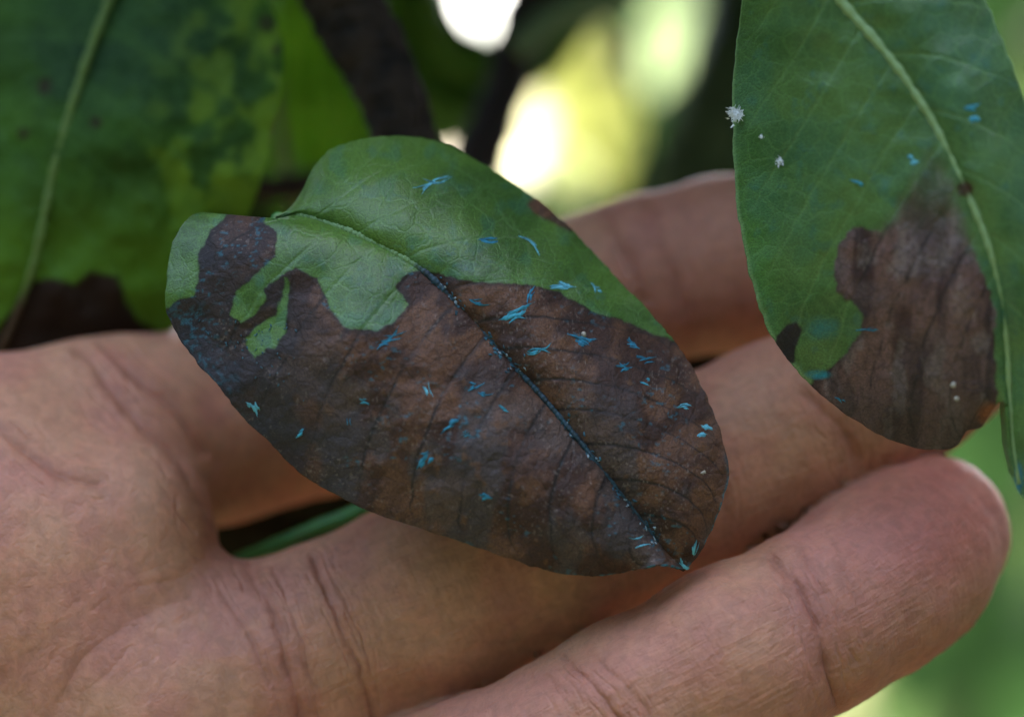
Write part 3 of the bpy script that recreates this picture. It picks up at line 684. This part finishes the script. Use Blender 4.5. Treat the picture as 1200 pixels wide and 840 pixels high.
def skin_material():
    m, nt, b, out = newmat('skin'); L = nt.links
    ac = N(nt, 'ShaderNodeAttribute', attribute_name='Col'); al = N(nt, 'ShaderNodeAttribute', attribute_name='lc')
    tc = N(nt, 'ShaderNodeTexCoord')
    # creasy micro-relief: lines along the finger plus pores
    mp = N(nt, 'ShaderNodeMapping'); mp.inputs['Scale'].default_value = (.28, 1.7, 1); mp.inputs['Rotation'].default_value = (0, 0, .25); L.new(al.outputs['Vector'], mp.inputs['Vector'])
    a = N(nt, 'ShaderNodeTexNoise', Scale=1.0, Detail=5.0, Roughness=.6); L.new(mp.outputs[0], a.inputs['Vector'])
    mp2 = N(nt, 'ShaderNodeMapping'); mp2.inputs['Scale'].default_value = (1.6, .35, 1); L.new(al.outputs['Vector'], mp2.inputs['Vector'])
    a2 = N(nt, 'ShaderNodeTexNoise', Scale=.8, Detail=4.0, Roughness=.6); L.new(mp2.outputs[0], a2.inputs['Vector'])
    v = N(nt, 'ShaderNodeTexVoronoi', feature='DISTANCE_TO_EDGE', Scale=1500.); L.new(tc.outputs['Object'], v.inputs['Vector'])
    fa = N(nt, 'ShaderNodeAttribute', attribute_name='finger')
    pn = N(nt, 'ShaderNodeTexNoise', Scale=700., Detail=4.0, Roughness=.6, Distortion=.6); L.new(tc.outputs['Object'], pn.inputs['Vector'])
    h = math_(nt, 'ADD', math_(nt, 'MULTIPLY', a.outputs['Fac'], .8), math_(nt, 'MULTIPLY', a2.outputs['Fac'], .7))
    h = math_(nt, 'MULTIPLY', h, fa.outputs['Fac'])
    h = math_(nt, 'ADD', h, math_(nt, 'MULTIPLY', pn.outputs['Fac'], .6))
    h = math_(nt, 'ADD', h, math_(nt, 'MULTIPLY', v.outputs['Distance'], .35))
    bp = N(nt, 'ShaderNodeBump', Strength=.75, Distance=.00022); L.new(h, bp.inputs['Height']); L.new(bp.outputs[0], b.inputs['Normal'])
    r = N(nt, 'ShaderNodeMapRange'); r.inputs['From Min'].default_value = .35; r.inputs['From Max'].default_value = .65
    r.inputs['To Min'].default_value = .86; r.inputs['To Max'].default_value = 1.1; L.new(pn.outputs['Fac'], r.inputs['Value'])
    mu = nt.nodes.new('ShaderNodeVectorMath'); mu.operation = 'SCALE'; L.new(ac.outputs['Color'], mu.inputs[0]); L.new(r.outputs[0], mu.inputs['Scale'])
    L.new(mu.outputs[0], b.inputs['Base Color'])
    b.inputs['Roughness'].default_value = .55; b.inputs['Specular IOR Level'].default_value = .35
    b.inputs['Subsurface Weight'].default_value = .4; b.inputs['Subsurface Radius'].default_value = (1.0, .35, .2); b.inputs['Subsurface Scale'].default_value = .0011
    return m
M_skin = skin_material()
hand = mesh_obj('hand', L2W(hv2*.001), hf, M_skin, origin=L2W(LOC(-650, 1050, 325)*.001), cols=sk, uv=np.stack([sc, th, 0*sc], 1), extra={'finger': fw})
tag(hand, 'bare open hand, palm towards the viewer, fingers reaching right beneath the brown leaf', 'hand')
print('hand tris', len(hf)*2)

# ======================================================= BRANCH, TWIGS, STALK
def woody(name, pts, mat, label, cat, seg=28, n=240, amp=.12, seed=1, knots=()):
    """pts: px, py, mm away, radius mm"""
    q = spline(pts, n); path = P(q[:, 0], q[:, 1], q[:, 2])
    def bump(i, th):
        b_ = 1+amp*1.7*(2*fbm(np.cos(th)*2.5+9, np.sin(th)*2.5+9, i*.45, seed=seed, oct=4)-1)
        for kt, ka in knots: b_ = b_*(1+ka*math.exp(-((i/n-kt)/.02)**2))
        return b_
    V, F = tube(path, q[:, 3]*.001, seg, bump=bump)
    o = mesh_obj(name, V, F, mat); return tag(o, label, cat)
woody('branch', [(250, -560, 400, 5.6), (300, -360, 365, 5.2), (350, -190, 345, 4.9), (378, -90, 337, 4.6), (402, 0, 336, 4.4), (430, 55, 335, 4.1), (455, 105, 334, 3.9), (475, 160, 334, 3.7), (500, 260, 335, 3.6), (540, 420, 342, 3.3)], M_bark, 'thick dark branch slanting down from the top edge to behind the brown leaf', 'branch', knots=((.52, .10), (.62, .08)))
woody('twig', [(672, -60, 400, 4.2), (630, 0, 400, 3.9), (606, 60, 398, 3.2), (588, 115, 396, 2.9), (562, 180, 394, 3.4), (530, 280, 392, 3.6)], M_twig, 'thin dark blurred twig right of the thick branch', 'twig', seg=14, n=60)
woody('twig', [(318, 90, 385, .6), (326, 140, 384, .6), (333, 190, 383, .7), (350, 260, 380, .7)], plain('red_twig', (.09, .04, .015)), 'short reddish brown twig between the left leaf and the thick branch', 'twig', seg=10, n=40)
woody('twig', [(270, 218, 378, 1.6), (330, 220, 378, 1.7), (400, 210, 378, 1.7), (480, 200, 378, 1.8)], M_bark, 'dark twig stub crossing behind the folded base of the brown leaf', 'twig', seg=12, n=40)
woody('leaf_stalk', [(770, -50, 395, 2.6), (700, -4, 394, 2.5), (650, 22, 393, 2.2), (606, 58, 392, 1.8)], plain('grey_green_stalk', (.12, .19, .09)), 'pale grey green stalk at the top beside the white gap', 'stalk', seg=10, n=30)
woody('grass_stalk', [(255, 668, 328, .7), (285, 655, 328, .8), (350, 627, 327, .85), (415, 601, 326, .85), (470, 577, 326, .8), (560, 545, 328, .7)], M_stalk, 'thin bright green stalk showing in the gap between two fingers', 'stalk', seg=12, n=40)

# ======================================================= LEAVES FURTHER BACK
def simple_leaf_mesh(nu=22, nv=9, curve=.12, cup=.12, seed=0):
    """unit leaf along +x from (0,0,0) to (1,0,0), facing +z"""
    u = np.linspace(0, 1, nu); v = np.linspace(-1, 1, nv)
    U, Vv = np.meshgrid(u, v, indexing='ij')
    wd = .30*np.sin(np.pi*np.clip(U, 0, 1)**.85)**.75*(1-.25*U)
    X = U; Y = Vv*wd+.03*np.sin(U*3+seed); Z = curve*np.sin(np.pi*U)-cup*(np.abs(Vv)**1.3)*wd*1.4+.012*np.sin(U*25+seed)*np.abs(Vv)
    V = np.stack([X, Y, Z], -1).reshape(-1, 3); return V, grid_faces(nu, nv)
def bgmat(name, col, tr, rough=.45): return plain(name, col, rough=rough, var=.25, scale=12., translucent=tr)
BG = {'mid': bgmat('leaf_green', (.030, .075, .020), .3), 'dark': bgmat('leaf_dark_green', (.022, .050, .020), .1, .35),
      'yellow': bgmat('leaf_yellow_green', (.36, .38, .12), .5), 'lime': bgmat('leaf_lime', (.075, .13, .042), .45), 'pale': bgmat('leaf_pale_green', (.30, .40, .20), .45), 'grey': bgmat('leaf_grey_green', (.055, .085, .06), .05)}
LM = {}
for k, m in BG.items():
    for s in range(2):
        V, F = simple_leaf_mesh(seed=s*2.1, curve=.10+.08*s)
        me = bpy.data.meshes.new('leaf_'+k); me.from_pydata([tuple(a) for a in V], [], [tuple(int(i) for i in f) for f in F])
        me.polygons.foreach_set('use_smooth', np.ones(len(me.polygons), bool)); me.materials.append(m); LM[k, s] = me
def place_leaf(parent, kind, a, b_, d, roll=0, turn=0, s=0, wide=1.0, label=None):
    """leaf from pixel point a (stem) to pixel point b (tip) at d mm (turn: mm the tip is further away)"""
    A = Vector(P(a[0], a[1], d)); B = Vector(P(b_[0], b_[1], d+turn)); ln = (B-A).length
    X = (B-A).normalized(); Z = (Vector((0, -1, 0)) - X*Vector((0, -1, 0)).dot(X)).normalized(); Z = Matrix.Rotation(math.radians(roll), 3, X) @ Z; Y = Z.cross(X)
    o = bpy.data.objects.new('leaf', LM[kind, s]); COL.objects.link(o)
    mw = Matrix((X, Y*wide, Z)).transposed().to_4x4() @ Matrix.Scale(ln, 4); mw.translation = A
    o.matrix_world = mw
    if parent is not None:
        o.parent = parent; o.matrix_parent_inverse = Matrix.Translation(-Vector(parent.location))
        
    if label: o['label'] = label
    return o
def top_leaf(*a, label, **k):
    o = place_leaf(None, *a, **k); return tag(o, label, 'leaf', 'blurred leaves behind the branch')
def traced_leaf(mid, left, right, colr, label, seed, bulge=6., parent=None, mat=None, dead=0.):  # dead: cuts translucency, set for the blades that fill shaded gaps
    """soft background blade with its own margins"""
    lf = Leaf(mid, left, right, nt=70, ns=22, bulge=bulge, wav=4, seed=seed)
    lf.veins([(.15, .28), (.3, .43), (.45, .58), (.6, .72)], [(.15, .28), (.3, .43), (.45, .58), (.6, .72)], wl=3)
    n = fbm(lf.X/60, lf.Y/60, seed=seed, oct=3)
    c = mix(np.array(colr)*.75, np.array(colr)*1.25, n); c = mix(c, np.array(colr)*1.6, lf.vein*.4)
    if parent is None:
        t = empty('leaf', P(*mid[0])); tag(t, label, 'leaf', 'blurred leaves behind the branch')
    else: t = parent
    o = lf.build('blade' if parent is None else 'leaf', c, 0*n+dead, mat or M_leaf_dull, t)
    lf.midrib(t if parent is None else o, .8, .3, lambda a, b_, q: np.tile(np.array(colr)*1.8, (len(a), 1)), sink=.2, n=30) if parent is None else None
    return t
traced_leaf([(370, -200, 430), (365, -60, 432), (362, 60, 434), (366, 170, 438), (375, 300, 445)],
            [(370, -200, 430), (300, -120, 440), (285, 0, 442), (290, 120, 444), (320, 230, 446), (375, 300, 445)],
            [(370, -200, 430), (450, -120, 440), (485, 0, 444), (480, 120, 446), (440, 230, 448), (375, 300, 445)], (.12, .33, .012),
            'smooth bright green leaf seen between the left leaf and the thick branch', 41)
traced_leaf([(430, -140, 440), (470, -40, 442), (500, 70, 444), (560, 105, 446), (640, 55, 448), (745, -45, 452)],
            [(430, -140, 440), (420, -40, 446), (430, 90, 448), (470, 170, 450), (540, 165, 450), (600, 118, 450), (660, 78, 452), (745, -45, 452)],
            [(430, -140, 440), (500, -90, 440), (524, -35, 441), (532, 10, 442), (550, 36, 443), (576, 47, 444), (600, 42, 445), (640, 26, 446), (692, -6, 448), (745, -45, 452)], (.06, .15, .018),
            'curling green leaf right of the thick branch, its edge under the white gap', 42)
traced_leaf([(930, -170, 560), (880, -60, 562), (840, 60, 566), (800, 180, 572), (745, 300, 580)],
            [(930, -170, 560), (850, -80, 562), (818, 20, 564), (790, 110, 568), (755, 190, 574), (728, 260, 580), (745, 300, 580)],
            [(930, -170, 560), (980, -80, 566), (960, 60, 570), (900, 190, 576), (820, 280, 580), (745, 300, 580)], (.035, .055, .040),
            'dark grey green blurred leaf beside the left margin of the right leaf', 43)
traced_leaf([(230, -40, 500), (250, 80, 500), (280, 220, 500), (330, 330, 502), (420, 420, 505)],
            [(230, -40, 500), (150, 60, 500), (140, 220, 500), (110, 430, 503), (320, 500, 505), (420, 420, 505)],
            [(230, -40, 500), (340, 40, 500), (420, 150, 500), (450, 260, 502), (460, 350, 505), (420, 420, 505)], (.020, .045, .008),
            'deep green blurred leaf low between the left leaf and the brown leaf', 44)

traced_leaf([(120, 520, 353), (220, 560, 353), (340, 600, 353), (450, 640, 355), (560, 690, 358)],  # near-black blade added as the shade below the little finger
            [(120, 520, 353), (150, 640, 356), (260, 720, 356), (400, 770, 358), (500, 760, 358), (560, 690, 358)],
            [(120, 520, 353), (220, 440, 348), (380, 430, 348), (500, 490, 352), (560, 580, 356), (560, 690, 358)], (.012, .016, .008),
            'added near-black leaf standing in for the shade between the little finger and the next', 45, bulge=2, dead=1.)
traced_leaf([(640, 470, 358), (720, 450, 358), (800, 430, 358), (880, 410, 358), (960, 390, 360)],  # dark filler blade, shade of the finger gap put into its colour
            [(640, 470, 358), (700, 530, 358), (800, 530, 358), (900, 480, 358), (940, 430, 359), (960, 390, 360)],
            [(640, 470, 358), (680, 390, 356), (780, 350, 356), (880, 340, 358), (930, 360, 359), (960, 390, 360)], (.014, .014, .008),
            'added dark leaf standing in for the shade between two fingers, beside the right leaf', 46, bulge=2, dead=1.)

def shrub(px, py, d, label, leaves, stems):
    t = empty('shrub', P(px, py, d)); tag(t, label, 'shrub')
    for k in leaves: place_leaf(t, *k[:-1], **k[-1])
    for st_ in stems:
        q = spline(st_, 24); V, F = tube(P(q[:, 0], q[:, 1], q[:, 2]), q[:, 3]*.001, 8)
        mesh_obj('stem', V, F, M_twig, t)
    return t
bright = shrub(700, 700, 850, 'sunlit yellow green shrub seen blurred between the branch and the right leaf', [
 ('pale', (800, -70), (765, 115), 760, dict(roll=-30, s=1, wide=.9)),
 ('mid', (760, -160), (680, 120), 900, dict(roll=-20, s=1, wide=1.3)),
 ('mid', (620, -40), (740, 260), 900, dict(roll=10, s=0, wide=1.5)),
 ('dark', (640, 40), (560, 300), 860, dict(roll=10, s=0, wide=1.2)),
 ('mid', (800, 60), (720, 270), 860, dict(roll=-20, s=1, wide=1.2)),
 ('mid', (640, 270), (900, 200), 780, dict(roll=20, s=0, wide=1.0)),
 ('mid', (600, 330), (900, 260), 780, dict(roll=10, s=0, wide=1.5)),
 ('dark', (900, -60), (830, 260), 900, dict(roll=10, s=1, wide=1.6)),
 ('dark', (900, 60), (860, 330), 900, dict(roll=10, s=1, wide=1.6)),
 ('dark', (640, 330), (900, 420), 700, dict(roll=10, s=1, wide=2.)),
 ], [[(720, 900, 900, 4), (700, 500, 880, 3), (720, 300, 860, 2.4)]])
for k_, (m_, l_, r_, c_) in enumerate([
  ([(655, 5, 580), (668, 60, 580), (685, 120, 580), (708, 180, 582), (725, 228, 585)], [(655, 5, 580), (628, 50, 582), (622, 105, 582), (652, 165, 583), (725, 228, 585)], [(655, 5, 580), (700, 30, 582), (738, 85, 582), (748, 160, 584), (725, 228, 585)], (.50, .52, .27)),
  ([(632, 105, 560), (622, 140, 560), (610, 175, 560), (602, 205, 561), (600, 236, 562)], [(632, 105, 560), (600, 130, 561), (582, 170, 561), (578, 210, 562), (600, 236, 562)], [(632, 105, 560), (652, 130, 561), (648, 175, 561), (632, 215, 562), (600, 236, 562)], (.95, .94, .82)),  # bright sky gap put into this leaf's near-white colour
  ([(655, 165, 570), (668, 190, 570), (676, 215, 570), (672, 250, 571)], [(655, 165, 570), (640, 190, 571), (640, 225, 571), (672, 250, 571)], [(655, 165, 570), (690, 190, 571), (706, 225, 571), (672, 250, 571)], (.85, .88, .62)),
  ]):
    traced_leaf(m_, l_, r_, c_, '', 60+k_, bulge=3, parent=bright, mat=M_leaf_thin)
shrub(1050, 1300, 900, 'bright green shrub blurred below the fingertip at the lower right', [
 ('yellow', (930, 880), (1060, 780), 950, dict(roll=-50, s=0, wide=1.8)),
 ('yellow', (900, 900), (1010, 800), 850, dict(roll=-50, s=1, wide=1.3)),
 ('lime', (1060, 900), (1130, 700), 900, dict(roll=-40, s=1, wide=1.3)),
 ('mid', (1050, 830), (1200, 640), 820, dict(roll=20, s=0, wide=1.2)),
 ('mid', (1150, 900), (1230, 660), 900, dict(roll=-30, s=1, wide=1.2)),
 ('lime', (1140, 700), (1260, 560), 880, dict(roll=-30, s=0, wide=1.2)),
 ('mid', (1080, 590), (1230, 420), 860, dict(roll=-10, s=0, wide=1.6)),
 ('mid', (1100, 200), (1290, -60), 800, dict(roll=-10, s=0, wide=1.9)),
 ('lime', (1150, 220), (1250, 0), 760, dict(roll=-20, s=1, wide=.9)),
 ], [[(1100, 1500, 900, 5), (1120, 1000, 890, 4), (1180, 600, 880, 3), (1230, 100, 870, 2)]])

# masses of leaves: the crown overhead and the hedge behind (nobody could count them)
def leaf_mass(name, label, pts, sizes, mat, seed, cat='foliage'):
    rng = np.random.default_rng(seed); n = len(pts)
    bu, bf = simple_leaf_mesh(5, 3); bu = bu-np.array([.5, 0, 0])
    q = rng.normal(size=(n, 4)); q /= np.linalg.norm(q, axis=1)[:, None]; w_, x_, y_, z_ = q.T
    R = np.stack([np.stack([1-2*(y_*y_+z_*z_), 2*(x_*y_-z_*w_), 2*(x_*z_+y_*w_)], -1), np.stack([2*(x_*y_+z_*w_), 1-2*(x_*x_+z_*z_), 2*(y_*z_-x_*w_)], -1), np.stack([2*(x_*z_-y_*w_), 2*(y_*z_+x_*w_), 1-2*(x_*x_+y_*y_)], -1)], 1)
    V = (np.einsum('nij,kj->nki', R, bu)*sizes[:, None, None]+pts[:, None]).reshape(-1, 3)
    F = (bf[None]+(np.arange(n)*len(bu))[:, None, None]).reshape(-1, 4)
    o = mesh_obj(name, V, F, mat); return tag(o, label, cat, kind='stuff')
rng = np.random.default_rng(5)
# crown of the same tree above and behind the branch, out of the top of the frame: slanted along the sun to shade the hand
n = 3800; zo = .10+.8*rng.uniform(0, 1, n)**1.1
pts = np.stack([rng.uniform(-.17, .44, n)+.27*zo, rng.uniform(.22, .45, n)+.62*zo, CAMPOS[2]+zo], 1)
leaf_mass('tree_crown', 'unseen leafy crown overhead, shaped to shade the hand', pts, rng.uniform(.06, .10, n), bgmat('crown_green', (.045, .085, .025), .12), 1)
n = 15000; ph = rng.uniform(-8, 8, n); hz = rng.uniform(0, 1, n); prof = 1.25+.18*np.sin(ph*1.7)+.12*np.sin(ph*4.1+1)
pts = np.stack([ph, 4.2+rng.uniform(-.5, .6, n), hz*prof], 1)
leaf_mass('hedge', 'dark green hedge far behind the hand', pts, rng.uniform(.08, .15, n), BG['dark'], 2, 'hedge')
# unseen foliage ring added behind the photographer to block low sky light
n = 20000; ph = rng.uniform(-.36*np.pi, 1.36*np.pi, n); rd = 3.3+rng.uniform(-.6, .6, n)   # ph: right side, round the back, left side
hh = 5.0+.4*np.sin(ph*9)-2.1*np.exp(-((ph-2.5)/.6)**2)-2.7*np.exp(-((ph-3.9)/.45)**2)  # dips let side sky light reach the leaves
pts = np.stack([rd*np.cos(ph), -rd*np.sin(ph), rng.uniform(0, 1, n)*hh], 1)
leaf_mass('blocker_bushes', 'tall dark bushes at the photographer\'s back', pts, rng.uniform(.15, .32, n), BG['dark'], 6, 'blocker_bushes')
# ground
gm = plain('grass_ground', (.03, .035, .018), rough=.9, var=.5, scale=3.)
nn = 60; gx = np.linspace(-1, 1, nn)**3*1500; X, Y = np.meshgrid(gx, gx, indexing='ij')
V = np.stack([X, Y, .05*fbm(X/3, Y/3, seed=3)-.05], -1).reshape(-1, 3)
tag(mesh_obj('ground', V, grid_faces(nn, nn)[:, ::-1], gm), kind='structure')
n = 40000; pts = np.stack([rng.uniform(-3, 3.5, n), rng.uniform(1.0, 4.2, n), rng.uniform(.01, .10, n)], 1)
leaf_mass('grass', 'short grass under the tree', pts, rng.uniform(.04, .09, n), bgmat('grass_blade', (.022, .042, .012), .05), 3, 'grass')
